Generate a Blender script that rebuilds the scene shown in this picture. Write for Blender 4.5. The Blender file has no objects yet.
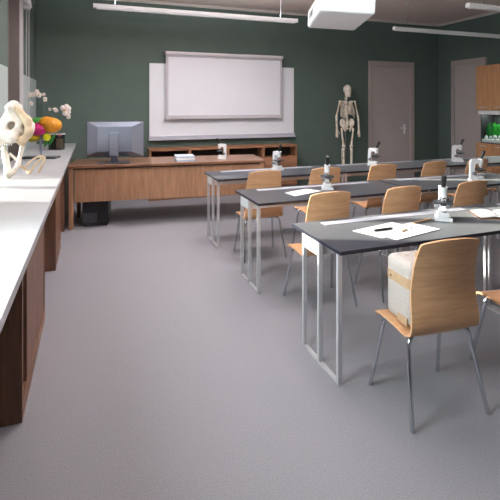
import bpy, bmesh, math, random
import numpy as np
from mathutils import Vector, Matrix, Euler
random.seed(7)
PI = math.pi
sc = bpy.context.scene
col = sc.collection
YAW = 0.3516
R = math.radians

# ------------------------------------------------------------------ materials
def new_mat(name):
    m = bpy.data.materials.new(name); m.use_nodes = True
    nt = m.node_tree
    return m, nt, nt.nodes['Principled BSDF']

def srgb(r, g, b):
    f = lambda c: (c/255/12.92) if c/255 <= 0.04045 else ((c/255+0.055)/1.055)**2.4
    return (f(r), f(g), f(b), 1)

def coords(nt, scale=(1, 1, 1), rot=(0, 0, 0)):
    tc = nt.nodes.new('ShaderNodeTexCoord'); mp = nt.nodes.new('ShaderNodeMapping')
    mp.inputs['Scale'].default_value = scale; mp.inputs['Rotation'].default_value = rot
    nt.links.new(tc.outputs['Object'], mp.inputs['Vector'])
    return mp.outputs['Vector']

def noise(nt, vec, scale, detail=4, rough=.55):
    n = nt.nodes.new('ShaderNodeTexNoise')
    n.inputs['Scale'].default_value = scale; n.inputs['Detail'].default_value = detail
    n.inputs['Roughness'].default_value = rough
    nt.links.new(vec, n.inputs['Vector'])
    return n.outputs['Fac']

def ramp(nt, fac, stops):
    r = nt.nodes.new('ShaderNodeValToRGB'); e = r.color_ramp.elements
    while len(e) < len(stops): e.new(0.5)
    for i, (p, c) in enumerate(stops): e[i].position = p; e[i].color = c
    nt.links.new(fac, r.inputs['Fac'])
    return r.outputs['Color']

def bump(nt, b, fac, strength, dist=.002):
    n = nt.nodes.new('ShaderNodeBump'); n.inputs['Strength'].default_value = strength
    n.inputs['Distance'].default_value = dist
    nt.links.new(fac, n.inputs['Height']); nt.links.new(n.outputs['Normal'], b.inputs['Normal'])

def plain(name, c, rough=.5, metal=0, var=.06, scale=6, spec=.5):
    m, nt, b = new_mat(name)
    f = noise(nt, coords(nt), scale)
    lo = tuple(x*(1-var) for x in c[:3])+(1,); hi = tuple(min(1, x*(1+var)) for x in c[:3])+(1,)
    nt.links.new(ramp(nt, f, [(.3, lo), (.7, hi)]), b.inputs['Base Color'])
    b.inputs['Roughness'].default_value = rough; b.inputs['Metallic'].default_value = metal
    b.inputs['Specular IOR Level'].default_value = spec
    return m

def wood(name, dark, light, scale=(1, 14, 14), rough=.45, n=2.5):
    m, nt, b = new_mat(name)
    v = coords(nt, scale)
    f = noise(nt, v, n, 6, .6)
    nt.links.new(ramp(nt, f, [(.25, dark), (.5, tuple((a+c)/2 for a, c in zip(dark, light))), (.75, light)]), b.inputs['Base Color'])
    b.inputs['Roughness'].default_value = rough
    bump(nt, b, f, .08)
    return m

def speckle(name, base, lo, hi, scale, rough):
    m, nt, b = new_mat(name)
    v = coords(nt)
    f = noise(nt, v, scale, 3, .7)
    nt.links.new(ramp(nt, f, [(.32, lo), (.5, base), (.68, hi)]), b.inputs['Base Color'])
    b.inputs['Roughness'].default_value = rough
    bump(nt, b, f, .05, .001)
    return m

def clear_glass(name, tint=(1, 1, 1, 1), refl=1.0):
    # thin pane: see-through with mirror reflection that grows towards grazing
    m = bpy.data.materials.new(name); m.use_nodes = True
    nt = m.node_tree; nt.nodes.clear()
    out = nt.nodes.new('ShaderNodeOutputMaterial'); mix = nt.nodes.new('ShaderNodeMixShader')
    tr = nt.nodes.new('ShaderNodeBsdfTransparent'); gl = nt.nodes.new('ShaderNodeBsdfGlossy')
    fr = nt.nodes.new('ShaderNodeFresnel')
    ge = nt.nodes.new('ShaderNodeNewGeometry'); m1 = nt.nodes.new('ShaderNodeMath'); m1.operation = 'MULTIPLY_ADD'
    m1.inputs[1].default_value = -2; m1.inputs[2].default_value = 1     # same reflection on both faces of the thin pane
    m2 = nt.nodes.new('ShaderNodeMath'); m2.operation = 'POWER'; m2.inputs[0].default_value = 1.45
    nt.links.new(ge.outputs['Backfacing'], m1.inputs[0]); nt.links.new(m1.outputs[0], m2.inputs[1]); nt.links.new(m2.outputs[0], fr.inputs['IOR'])
    tr.inputs['Color'].default_value = tint; gl.inputs['Roughness'].default_value = .02
    gl.inputs['Color'].default_value = (refl, refl, refl, 1)
    nt.links.new(fr.outputs['Fac'], mix.inputs['Fac'])
    nt.links.new(tr.outputs['BSDF'], mix.inputs[1]); nt.links.new(gl.outputs['BSDF'], mix.inputs[2])
    nt.links.new(mix.outputs['Shader'], out.inputs['Surface'])
    return m

M = {}
M['wall'] = plain('green_wall_paint', srgb(86, 100, 94), .8, 0, .04, 3, .3)
M['ceiling'] = plain('taupe_ceiling_paint', srgb(232, 215, 209), .85, 0, .02, 2, .2)
M['cove'] = plain('pale_cove', srgb(205, 193, 187), .7, 0, .02)
M['floor'] = speckle('lilac_grey_floor', srgb(136, 134, 140), srgb(125, 123, 129), srgb(147, 146, 152), 150, .75)
M['wall_panel'] = plain('pale_wall_panel', srgb(176, 187, 184), .45, 0, .01)
M['door'] = plain('taupe_door_paint', srgb(174, 164, 162), .55, 0, .02)
M['door_frame'] = plain('taupe_frame_paint', srgb(170, 157, 153), .55, 0, .02)
M['pier'] = plain('taupe_pier_paint', srgb(118, 107, 105), .7, 0, .03)
M['counter'] = plain('white_countertop', srgb(182, 180, 183), .35, 0, .01)
M['dark_wood'] = wood('dark_walnut', srgb(88, 59, 44), srgb(132, 92, 70), (14, 14, 1.2))
M['dark_wood2'] = wood('dark_walnut_rail', srgb(98, 66, 48), srgb(150, 108, 82), (14, 1.2, 14))
M['shadow_wood'] = plain('shade_dark_wood', srgb(42, 30, 25), .7)  # near-black wood, the shade of recesses is put into its colour
M['desk_wood'] = wood('desk_oak', srgb(152, 110, 82), srgb(196, 152, 120), (14, 14, 1.2), .4)
M['desk_top'] = wood('desk_oak_top', srgb(106, 72, 53), srgb(146, 107, 82), (1.2, 14, 14), .3)
M['book_wood'] = wood('bookcase_oak', srgb(122, 82, 58), srgb(164, 118, 88), (1.2, 14, 14), .45)
M['cab_wood'] = wood('cabinet_oak', srgb(172, 122, 84), srgb(208, 158, 116), (14, 14, 1.2), .45)
M['ply'] = wood('chair_plywood', srgb(204, 151, 110), srgb(232, 182, 138), (1.6, 12, 20), .38, 3)
M['chrome'] = plain('chrome_tube', srgb(205, 207, 214), .22, 1, .02)
M['steel'] = plain('brushed_steel', srgb(206, 203, 208), .35, .35, .03)
M['white_metal'] = plain('white_enamel', srgb(228, 228, 230), .4, 0, .02)
M['board'] = plain('whiteboard_enamel', srgb(238, 238, 244), .3, 0, .01)
M['board_tray'] = plain('board_tray_aluminium', srgb(196, 196, 206), .4, .2, .02)
M['screen'] = plain('screen_fabric', srgb(234, 233, 240), .85, 0, .01)
M['screen_border'] = plain('screen_border', srgb(192, 186, 192), .7, 0, .02)
M['screen_case'] = plain('screen_case', srgb(214, 208, 214), .45, 0, .02)
M['plastic_grey'] = plain('grey_plastic', srgb(120, 120, 126), .45)
M['black'] = plain('black_plastic', srgb(30, 30, 33), .4)
M['dark_grey'] = plain('dark_grey_metal', srgb(70, 72, 78), .4, .3)
M['monitor'] = plain('monitor_silver', srgb(170, 177, 196), .3, .7, .03)
M['monitor_dark'] = plain('monitor_bezel', srgb(70, 72, 84), .35, .3, .03)
M['proj'] = plain('projector_white', srgb(246, 246, 248), .4, 0, .01)
M['paper'] = plain('white_paper', srgb(244, 242, 240), .8, 0, .01)
M['paper_blue'] = plain('bluish_paper', srgb(186, 196, 216), .8, 0, .08, 30)
M['pencil'] = plain('pencil_wood', srgb(196, 150, 96), .5)
M['eraser'] = plain('eraser_tan', srgb(200, 178, 150), .8)
M['book_brown'] = plain('brown_cover', srgb(120, 76, 48), .6)
M['green_leaf'] = plain('leaf_green', srgb(48, 120, 42), .45, 0, .25, 20)
M['stem'] = plain('stem_green', srgb(86, 100, 78), .6)
M['petal'] = plain('petal_white', srgb(240, 228, 222), .6, 0, .06, 30)
M['petal_c'] = plain('petal_tan_centre', srgb(205, 160, 125), .6)
M['tank_back'] = plain('tank_background', srgb(22, 28, 26), .8, 0, .4, 20)
M['gravel'] = speckle('white_gravel', srgb(226, 228, 226), srgb(170, 176, 176), srgb(245, 245, 245), 160, .8)
M['rock'] = plain('grey_rock', srgb(176, 184, 184), .8, 0, .35, 24)
M['aq_green'] = plain('water_plant', srgb(34, 140, 42), .5, 0, .35, 30)
M['aq_dark'] = plain('dark_water_plant', srgb(24, 110, 40), .5, 0, .35, 30)
M['blossom_red'] = plain('pink_bud', srgb(190, 40, 90), .6)
for k, c in dict(orange=(196, 128, 8), magenta=(180, 4, 98), green=(42, 128, 32), teal=(24, 118, 124), olive=(178, 158, 12), yellow=(236, 232, 30)).items():
    M['lobe_'+k] = plain('lobe_'+k, srgb(*c), .45, 0, .05, 25)

# black laboratory laminate with a satin sheen
m, nt, b = new_mat('black_lab_laminate')
f = noise(nt, coords(nt), 140, 2)
nt.links.new(ramp(nt, f, [(.3, srgb(33, 34, 46)), (.7, srgb(42, 43, 55))]), b.inputs['Base Color'])
b.inputs['Roughness'].default_value = .4
b.inputs['Specular IOR Level'].default_value = .35
b.inputs['Sheen Weight'].default_value = .42
b.inputs['Sheen Roughness'].default_value = .25
M['laminate'] = m
M['laminate_edge'] = plain('laminate_edge', srgb(34, 36, 42), .45)

# bone
def bone(name, base, tan, scale, lo=.42, hi=.68):
    m, nt, b = new_mat(name)
    f = noise(nt, coords(nt), scale, 4, .6)
    nt.links.new(ramp(nt, f, [(lo, base), (hi, tan)]), b.inputs['Base Color'])
    b.inputs['Roughness'].default_value = .55
    bump(nt, b, f, .2, .004)
    return m
M['bone'] = bone('white_bone', srgb(240, 232, 222), srgb(205, 178, 146), 7, .5, .72)
M['bone_tan'] = bone('tan_bone', srgb(222, 198, 166), srgb(190, 158, 120), 9)
M['bone_model'] = bone('model_bone', srgb(246, 238, 228), srgb(220, 192, 156), 14)

# bag canvas
m, nt, b = new_mat('speckled_canvas')
v = coords(nt)
f = noise(nt, v, 190, 3, .75)
nt.links.new(ramp(nt, f, [(.25, srgb(152, 138, 128)), (.5, srgb(186, 175, 168)), (.75, srgb(206, 198, 194))]), b.inputs['Base Color'])
b.inputs['Roughness'].default_value = .9
bump(nt, b, f, .4, .003)
M['canvas'] = m
M['canvas_tan'] = plain('tan_canvas_band', srgb(184, 152, 120), .9, 0, .12, 60)

# fabric of the added sun-blocking blind, lets some daylight through
m = bpy.data.materials.new('sun_block_fabric'); m.use_nodes = True
nt = m.node_tree; nt.nodes.clear()
out = nt.nodes.new('ShaderNodeOutputMaterial'); mix = nt.nodes.new('ShaderNodeMixShader'); mix.inputs[0].default_value = .25
d = nt.nodes.new('ShaderNodeBsdfDiffuse'); t = nt.nodes.new('ShaderNodeBsdfTranslucent')
v = coords(nt); f = noise(nt, v, 120, 2)
c = ramp(nt, f, [(.3, srgb(118, 132, 126)), (.7, srgb(128, 142, 136))])
nt.links.new(c, d.inputs['Color']); nt.links.new(c, t.inputs['Color'])
nt.links.new(d.outputs[0], mix.inputs[1]); nt.links.new(t.outputs[0], mix.inputs[2]); nt.links.new(mix.outputs[0], out.inputs['Surface'])
M['blind'] = m
M['pane'] = clear_glass('window_pane', (.93, .97, .95, 1))
M['tank_glass'] = clear_glass('tank_glass', (.97, .99, .98, 1), .6)
M['vase_glass'] = clear_glass('smoked_vase_glass', (.68, .69, .69, 1), .8)
M['frame_metal'] = plain('window_frame_paint', srgb(196, 192, 194), .5, 0, .02)

# ------------------------------------------------------------------ mesh helpers
class MB:
    def __init__(self): self.bm = bmesh.new()
    def box(self, x0, x1, y0, y1, z0, z1, bev=0):
        r = bmesh.ops.create_cube(self.bm, size=1)
        vs = r['verts']
        for v in vs:
            v.co = Vector(((x0+x1)/2+v.co.x*(x1-x0), (y0+y1)/2+v.co.y*(y1-y0), (z0+z1)/2+v.co.z*(z1-z0)))
        if bev:
            es = list({e for v in vs for e in v.link_edges})
            bmesh.ops.bevel(self.bm, geom=es, offset=bev, segments=2, affect='EDGES', profile=.5)
        return self
    def obox(self, c, size, rot, bev=0):     # oriented box
        mt = Matrix.Translation(c) @ Euler(rot).to_matrix().to_4x4()
        r = bmesh.ops.create_cube(self.bm, size=1); vs = r['verts']
        for v in vs: v.co = Vector((v.co.x*size[0], v.co.y*size[1], v.co.z*size[2]))
        if bev:
            es = list({e for v in vs for e in v.link_edges})
            g = bmesh.ops.bevel(self.bm, geom=es, offset=bev, segments=2, affect='EDGES', profile=.5)
            vs = list(set(vs) | set(g['verts']))
            vs = [v for v in vs if v.is_valid]
        for v in vs: v.co = mt @ v.co
        return self
    def prism(self, pts, axis, a, b):        # polygon extruded along an axis; pts are the other two coordinates in order
        def P(p, t): return {'x': (t, p[0], p[1]), 'y': (p[0], t, p[1]), 'z': (p[0], p[1], t)}[axis]
        lo = [self.bm.verts.new(P(p, a)) for p in pts]; hi = [self.bm.verts.new(P(p, b)) for p in pts]
        n = len(pts)
        self.bm.faces.new(lo); self.bm.faces.new(hi[::-1])
        for i in range(n):
            self.bm.faces.new((lo[i], hi[i], hi[(i+1) % n], lo[(i+1) % n]))
        return self
    def hull8(self, q0, q1):                 # two quads -> solid
        a = [self.bm.verts.new(p) for p in q0]; c = [self.bm.verts.new(p) for p in q1]
        self.bm.faces.new(a); self.bm.faces.new(c[::-1])
        for i in range(4): self.bm.faces.new((a[i], c[i], c[(i+1) % 4], a[(i+1) % 4]))
        return self
    def tube(self, pts, rad, seg=10, smooth=0):
        pts = [Vector(p) for p in pts]
        if smooth: pts = catmull(pts, smooth)
        n = len(pts)
        rads = rad if isinstance(rad, (list, tuple)) else [rad]*n
        if len(rads) != n:
            rr = []
            for i in range(n):
                t = i/(n-1)*(len(rads)-1); k = min(int(t), len(rads)-2); rr.append(rads[k]+(rads[k+1]-rads[k])*(t-k))
            rads = rr
        prev = None; rings = []
        for i, p in enumerate(pts):
            d = (pts[min(i+1, n-1)]-pts[max(i-1, 0)]).normalized()
            if prev is None:
                up = Vector((0, 0, 1)) if abs(d.z) < .9 else Vector((1, 0, 0))
                x = d.cross(up).normalized()
            else: x = (prev-d*prev.dot(d)).normalized()
            prev = x; y = d.cross(x)
            rings.append([self.bm.verts.new(p+(x*math.cos(2*PI*k/seg)+y*math.sin(2*PI*k/seg))*rads[i]) for k in range(seg)])
        for a, b in zip(rings, rings[1:]):
            for k in range(seg): self.bm.faces.new((a[k], a[(k+1) % seg], b[(k+1) % seg], b[k]))
        self.bm.faces.new(rings[0][::-1]); self.bm.faces.new(rings[-1])
        return self
    def cyl(self, p0, p1, r0, r1=None, seg=20): return self.tube([p0, p1], [r0, r0 if r1 is None else r1], seg)
    def ball(self, c, r, seg=16):
        g = bmesh.ops.create_uvsphere(self.bm, u_segments=seg, v_segments=max(6, seg//2), radius=1)
        rr = r if isinstance(r, (tuple, list)) else (r, r, r)
        for v in g['verts']: v.co = Vector((c[0]+v.co.x*rr[0], c[1]+v.co.y*rr[1], c[2]+v.co.z*rr[2]))
        return self
    def grid(self, fn, nu, nv, thick=0):     # surface of fn(u,v), solidified along its normal
        P = [[Vector(fn(i/nu, j/nv)) for j in range(nv+1)] for i in range(nu+1)]
        def nrm(i, j):
            a = P[min(i+1, nu)][j]-P[max(i-1, 0)][j]; b = P[i][min(j+1, nv)]-P[i][max(j-1, 0)]
            return a.cross(b).normalized()
        A = [[self.bm.verts.new(P[i][j]+nrm(i, j)*thick/2) for j in range(nv+1)] for i in range(nu+1)]
        B = [[self.bm.verts.new(P[i][j]-nrm(i, j)*thick/2) for j in range(nv+1)] for i in range(nu+1)]
        for i in range(nu):
            for j in range(nv):
                self.bm.faces.new((A[i][j], A[i+1][j], A[i+1][j+1], A[i][j+1]))
                self.bm.faces.new((B[i][j], B[i][j+1], B[i+1][j+1], B[i+1][j]))
        for i in range(nu):
            self.bm.faces.new((A[i][0], B[i][0], B[i+1][0], A[i+1][0])); self.bm.faces.new((A[i+1][nv], B[i+1][nv], B[i][nv], A[i][nv]))
        for j in range(nv):
            self.bm.faces.new((A[0][j+1], B[0][j+1], B[0][j], A[0][j])); self.bm.faces.new((A[nu][j], B[nu][j], B[nu][j+1], A[nu][j+1]))
        return self
    def build(self, name, mat, parent=None, smooth=False, loc=None, rotz=0):
        bmesh.ops.recalc_face_normals(self.bm, faces=self.bm.faces[:])
        me = bpy.data.meshes.new(name)
        if smooth:
            for f in self.bm.faces: f.smooth = True
            for e in self.bm.edges:
                if len(e.link_faces) == 2 and e.calc_face_angle(0) > R(38): e.smooth = False
        self.bm.to_mesh(me); self.bm.free()
        return link(name, me, mat, parent, loc, rotz)

def link(name, me, mat, parent=None, loc=None, rotz=0):
    o = bpy.data.objects.new(name, me); col.objects.link(o)
    if mat: me.materials.append(mat)
    if parent: o.parent = parent
    if loc: o.location = loc
    o.rotation_euler.z = rotz
    return o

def catmull(p, n):
    out = []
    for i in range(len(p)-1):
        p0 = p[max(i-1, 0)]; p1 = p[i]; p2 = p[i+1]; p3 = p[min(i+2, len(p)-1)]
        for k in range(n):
            t = k/n
            out.append(.5*((2*p1)+(p2-p0)*t+(2*p0-5*p1+4*p2-p3)*t*t+(3*p1-p0-3*p2+p3)*t**3))
    return out+[p[-1]]

def tag(o, label, cat, group=None, kind=None):
    if label: o['label'] = label
    if cat: o['category'] = cat
    if group: o['group'] = group
    if kind: o['kind'] = kind
    return o
def thing(name, label, cat, loc=(0, 0, 0), rotz=0, group=None):
    o = bpy.data.objects.new(name, None); col.objects.link(o)
    o.empty_display_size = .1; o.location = loc; o.rotation_euler.z = rotz
    return tag(o, label, cat, group)
def struct(o, label, cat): return tag(o, label, cat, kind='structure')
def copy_tree(o, parent=None):
    c = o.copy(); col.objects.link(c); c.parent = parent
    for ch in list(o.children): copy_tree(ch, c)
    return c

# signed-distance modelling (surface nets) for organic shapes
def ell(P, c, r):
    q = (P-np.array(c))/np.array(r); k = np.sqrt((q**2).sum(-1)); return (k-1)*min(r)
def cap(P, a, b, ra, rb=None):
    rb = ra if rb is None else rb
    a = np.array(a, float); b = np.array(b, float); ba = b-a
    h = np.clip(((P-a)@ba)/(ba@ba), 0, 1)
    return np.sqrt(((P-a-h[..., None]*ba)**2).sum(-1))-(ra+(rb-ra)*h)
def smin(a, b, k):
    h = np.clip(.5+.5*(b-a)/k, 0, 1); return b*(1-h)+a*h-k*h*(1-h)
def sdf_mesh(fn, lo, hi, step):
    ax = [np.arange(lo[i], hi[i]+step, step) for i in range(3)]
    G = np.stack(np.meshgrid(*ax, indexing='ij'), -1)
    S = fn(G); n = S.shape
    ins = S < 0
    cs = [(i, j, k) for i in (0, 1) for j in (0, 1) for k in (0, 1)]
    cell = lambda A, o: A[o[0]:n[0]-1+o[0], o[1]:n[1]-1+o[1], o[2]:n[2]-1+o[2]]
    cnt = sum(cell(ins, o).astype(int) for o in cs)
    act = (cnt > 0) & (cnt < 8)
    idx = -np.ones(act.shape, int); ids = np.argwhere(act); idx[act] = np.arange(len(ids))
    pos = np.zeros((len(ids), 3)); w = np.zeros(len(ids))
    for a in cs:
        for d in range(3):
            if a[d]: continue
            b = list(a); b[d] = 1
            sa = S[ids[:, 0]+a[0], ids[:, 1]+a[1], ids[:, 2]+a[2]]; sb = S[ids[:, 0]+b[0], ids[:, 1]+b[1], ids[:, 2]+b[2]]
            x = (sa < 0) != (sb < 0)
            t = np.where(x, sa/np.where(x, sa-sb, 1), 0)
            p = np.array(a, float)[None].repeat(len(ids), 0); p[:, d] = t
            pos += p*x[:, None]; w += x
    V = np.array(lo)+(ids+pos/w[:, None])*step
    F = []
    for d in range(3):
        e1, e2 = [(1, 2), (2, 0), (0, 1)][d]
        sl = [slice(0, n[i]-1) if i == d else slice(1, n[i]-1) for i in range(3)]
        s2 = list(sl); s2[d] = slice(1, n[d])
        A = ins[tuple(sl)]; Bm = ins[tuple(s2)]
        for q in np.argwhere(A != Bm):
            g = q.copy(); g[e1] += 1; g[e2] += 1
            def I(da, db):
                h = g.copy(); h[e1] -= da; h[e2] -= db; return idx[tuple(h)]
            f = [I(1, 1), I(0, 1), I(0, 0), I(1, 0)]
            if not A[tuple(q)]: f = f[::-1]
            F.append([int(x) for x in f])
    me = bpy.data.meshes.new('organic'); me.from_pydata(V.tolist(), [], F); me.update()
    for p in me.polygons: p.use_smooth = True
    return me

# ------------------------------------------------------------------ camera
cam = bpy.data.cameras.new('camera'); co = bpy.data.objects.new('camera', cam); col.objects.link(co)
co.location = (0, 0, 1.55); co.rotation_euler = (R(90), 0, -YAW)
cam.sensor_width = 36; cam.lens = 36*430.8/500; cam.shift_y = -(250-105.6)/500
cam.clip_start = .05
sc.camera = co

# ------------------------------------------------------------------ the room
XL, XR, YB, YF, ZC = -.82, 7.14, 7.45, -2.2, 3.315
SILL, HEAD = .91, 2.95
struct(MB().box(XL-.3, XR+.3, YF-.3, YB+.3, -.1, 0).build('floor', M['floor']), 'lilac grey speckled classroom floor', 'floor')
struct(MB().box(XL-.3, XR+.3, YF-.3, YB+.3, ZC, ZC+.1).build('ceiling', M['ceiling']), 'plain taupe ceiling above the classroom', 'ceiling')
struct(MB().box(XL-.3, XR+.3, YB, YB+.3, 0, ZC).build('wall_back', M['wall']), 'dark green back wall behind the whiteboard', 'wall')
struct(MB().box(XR, XR+.3, YF, YB, 0, ZC).build('wall_right', M['wall']), 'dark green right wall with door and cabinets', 'wall')
struct(MB().box(XL-.3, XR+.3, YF-.3, YF, 0, ZC).build('wall_front', M['wall']), 'green wall behind the viewer', 'wall')
WINS = [(1.0, 2.1), (3.2, 4.40), (5.07, 5.79)]
mb = MB().box(XL-.3, XL, YF, YB, 0, SILL).box(XL-.3, XL, YF, YB, HEAD, ZC)
ys = [YF]+[y for w in WINS for y in w]+[YB]
for i in range(0, len(ys), 2):
    mb.box(XL-.3, XL, ys[i], ys[i+1], SILL, HEAD)
struct(mb.build('wall_left', M['wall']), 'window wall on the left above the white counter', 'wall')
for i_, (ya, yb) in enumerate(((4.55, 5.03), (6.06, YB-.003))):
    struct(MB().box(XL, XL+.006, ya, yb, .951, 1.945, .002).build('trim_%d' % (4+i_), M['wall_panel']), ['pale grey green wall panel between the left windows', 'pale grey green wall panel in the far left corner'][i_], 'wall panel')
y0, y1 = WINS[2]
ln = MB().box(XL-.29, XL+.004, y0, y0+.015, SILL, HEAD).box(XL-.29, XL+.004, y1-.015, y1, SILL, HEAD).box(XL-.29, XL+.004, y0, y1, HEAD-.015, HEAD)
struct(ln.build('trim_1', M['pier']), 'taupe lining of the left window recess', 'trim')
t_ = MB().prism([(YB, ZC), (YB, ZC-.035), (YB-.012, ZC-.035), (YB-.05, ZC-.008), (YB-.05, ZC)], 'x', XL, XR)
struct(t_.build('trim_2', M['cove']), 'pale cove along the top of the back wall', 'trim')
t_ = MB().prism([(XR, ZC), (XR, ZC-.035), (XR-.012, ZC-.035), (XR-.05, ZC-.008), (XR-.05, ZC)], 'y', YF, YB-.05)
struct(t_.build('trim_3', M['cove']), 'pale cove along the top of the right wall', 'trim')

for i, (y0, y1) in enumerate(WINS):
    m = MB()
    fw = .05
    m.box(XL-.28, XL-.22, y0, y0+fw, SILL, HEAD).box(XL-.28, XL-.22, y1-fw, y1, SILL, HEAD)
    m.box(XL-.28, XL-.22, y0, y1, SILL, SILL+fw).box(XL-.28, XL-.22, y0, y1, HEAD-fw, HEAD)
    if i == 1: m.box(XL-.28, XL-.22, 3.76, 3.85, SILL, HEAD)
    w = struct(m.build('window_%d' % (i+1), M['frame_metal']), ['left window nearest the viewer', 'left window beside the big skull', 'narrow left window beyond the big skull'][i], 'window')
    g = MB().box(XL-.255, XL-.245, y0+fw, y1-fw, SILL+fw, HEAD-fw).build('pane', M['pane'], w)
rb = thing('roller_blind', 'rolled-up white blind with hanging chain above the far left window', 'blind', (XL+.003, 6.15, 2.80))
MB().cyl((.045, -1.12, .06), (.045, -.02, .06), .032).build('roller', M['white_metal'], rb, True)
MB().prism([(0, -.01), (.05, -.01), (.085, .03), (.07, .12), (0, .12)], 'y', -.02, .10).build('bracket', M['white_metal'], rb)
MB().prism([(0, -.01), (.05, -.01), (.085, .03), (.07, .12), (0, .12)], 'y', -1.14, -1.12).build('bracket', M['white_metal'], rb)
c = MB()
for dx in (.03, .06): c.cyl((dx, .0, -1.55), (dx, .0, .03), .004, seg=6)
for k in range(60): c.ball((.03, 0, -1.55+.026*k), .007, 6)
c.tube([(.03, 0, -1.55), (.045, 0, -1.57), (.06, 0, -1.55)], .004, 6)
c.build('chain', M['frame_metal'], rb)
struct(MB().box(XL, XL+.014, 5.79, 6.04, SILL+.042, HEAD).build('trim_6', M['frame_metal']), 'pale architrave beside the far left window', 'trim')

rb = thing('roller_blind', 'unseen grey green fabric blind added to block sun in the narrow left window recess', 'blind', (XL-.18, 5.085, SILL+.03))  # out of sight, added to keep sun off the farther tables
MB().box(-.002, .002, 0, .53, .03, HEAD-SILL-.12).build('fabric', M['blind'], rb)
MB().box(-.008, .008, 0, .53, 0, .03).build('bottom_bar', M['frame_metal'], rb)
MB().cyl((0, 0, HEAD-SILL-.09), (0, .53, HEAD-SILL-.09), .03).build('roller', M['white_metal'], rb, True)

# doors
d = thing('door_1', 'taupe door with pale lever plate in the back wall', 'door', (5.875, YB-.001, 0)); d['kind'] = 'structure'
hw = .563
MB().box(-hw, -hw+.1, -.05, 0, 0, 2.467).box(hw-.1, hw, -.05, 0, 0, 2.467).box(-hw+.1, hw-.1, -.05, 0, 2.367, 2.467).build('door_frame', M['door_frame'], d)
MB().box(-hw+.1, hw-.1, -.022, 0, .005, 2.367).build('door_leaf', M['door'], d)
h = MB().box(.30, .345, -.034, -.022, .95, 1.16, .004).cyl((.322, -.022, 1.08), (.322, -.075, 1.08), .012)
h.tube([(.322, -.07, 1.08), (.20, -.07, 1.08)], .011)
h.build('door_handle', M['white_metal'], d)
d = thing('door_2', 'taupe door in the right wall beside the oak cabinets', 'door', (XR, 6.54, 0)); d['kind'] = 'structure'
MB().box(-.05, 0, .43, .51, 0, 2.485).box(-.05, 0, -.33, -.28, 0, 2.485).box(-.05, 0, -.28, .43, 2.385, 2.485).build('door_frame', M['door_frame'], d)
MB().box(-.022, 0, -.28, .43, .005, 2.385).build('door_leaf', M['door'], d)

# whiteboard + screen
wb = thing('whiteboard', 'wide whiteboard on the green back wall behind the projection screen', 'whiteboard', (2.26, YB-.004, .96))
MB().box(-1.35, 1.35, -.035, 0, .06, 1.308, .006).build('panel', M['board'], wb)
MB().box(-1.36, 1.36, -.06, 0, 0, .075, .006).box(-1.36, 1.36, -.085, -.06, 0, .02).build('pen_tray', M['board_tray'], wb)
MB().box(-1.2, 1.2, 0, .002, .9, .95).build('mounting_rail', M['board_tray'], wb)
ps = thing('projection_screen', 'pull-down projection screen hanging in front of the whiteboard', 'screen', (2.25, YB-.12, 1.33))
MB().box(-1.06, 1.06, .008, .010, .02, 1.09).build('fabric', M['screen'], ps)
MB().box(-1.075, -1.035, .003, .007, .02, 1.09).box(1.035, 1.075, .003, .007, .02, 1.09).box(-1.035, 1.035, .003, .007, 1.05, 1.09).box(-1.035, 1.035, .003, .007, .02, .05).build('border', M['screen_border'], ps)
MB().box(-1.09, 1.09, -.012, .02, -.012, .022, .004).build('bottom_bar', M['screen_border'], ps)
MB().cyl((-1.08, 0, 1.11), (1.08, 0, 1.11), .034).build('roller_case', M['screen_case'], ps, True)
for s in (-1, 1): MB().cyl((s*1.08, 0, 1.11), (s*1.10, 0, 1.11), .04).box(s*1.09-.012, s*1.09+.012, 0, .116, 1.09, 1.13).build('end_cap', M['plastic_grey'], ps, True)

# low bookcase
bc = thing('bookcase', 'low oak bookcase with four open niches under the whiteboard', 'bookcase', (.875, 7.1, 0))
W, D, H = 2.65, .34, .84
c = MB().box(0, W, 0, D, H-.035, H).box(0, W, .02, D, 0, .10).box(0, W, .32, D, .1, H-.035).box(.02, W-.02, .01, .32, .60, .63)
MB().box(0, .03, 0, .32, .1, H-.035).build('side_panel', M['book_wood'], bc)
MB().box(W-.03, W, 0, .32, .1, H-.035).build('side_panel', M['book_wood'], bc)
c.build('carcass', M['book_wood'], bc)
bw = W/4
for k in (1, 2, 3): MB().box(k*bw-.025, k*bw+.025, .0, .32, .63, H-.035).build('divider', M['book_wood'], bc)
for k in range(4): MB().box(k*bw+.012, (k+1)*bw-.012, -.012, .01, .11, .625, .002).build('door', M['book_wood'], bc)
for k in range(4): MB().box(k*bw+.03, (k+1)*bw-.03, .24, .30, .635, .79, .002).build('niche_shade', M['shadow_wood'], bc)  # dark panels that paint the shade inside the niches

# teacher's desk
ANG = R(-6.5)
dk = thing('teacher_desk', 'long oak teacher desk with hanging front panel', 'desk', (-.293, 5.790, 0), ANG)
L, DP = 2.56, .72
MB().box(0, L, 0, DP, .765, .80, .004).build('desktop', M['desk_top'], dk)
MB().box(.085, L-.06, .04, .065, .335, .745).build('modesty_panel', M['desk_wood'], dk)
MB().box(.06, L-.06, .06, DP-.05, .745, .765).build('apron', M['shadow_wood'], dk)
for x in (.02, L-.07):
    for y in (.015, DP-.065): MB().box(x, x+.05, y, y+.05, 0, .765, .003).build('leg', M['desk_wood'], dk)
def ondesk(px, py): return (-.233+px*math.cos(ANG)-py*math.sin(ANG), 5.783+px*math.sin(ANG)+py*math.cos(ANG))
x, y = ondesk(.26, .16)
tw = thing('computer_tower', 'black computer tower on the floor under the oak desk', 'computer', (x, y, 0), ANG)
MB().box(-.16, .16, -.02, .40, .015, .44, .008).build('case', M['black'], tw)
MB().box(-.15, .02, -.024, -.02, .05, .17).build('vent_panel', M['dark_grey'], tw)
for sx in (-.13, .13):
    for sy in (.02, .36): MB().cyl((sx, sy, 0), (sx, sy, .016), .018).build('foot', M['black'], tw)

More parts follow.
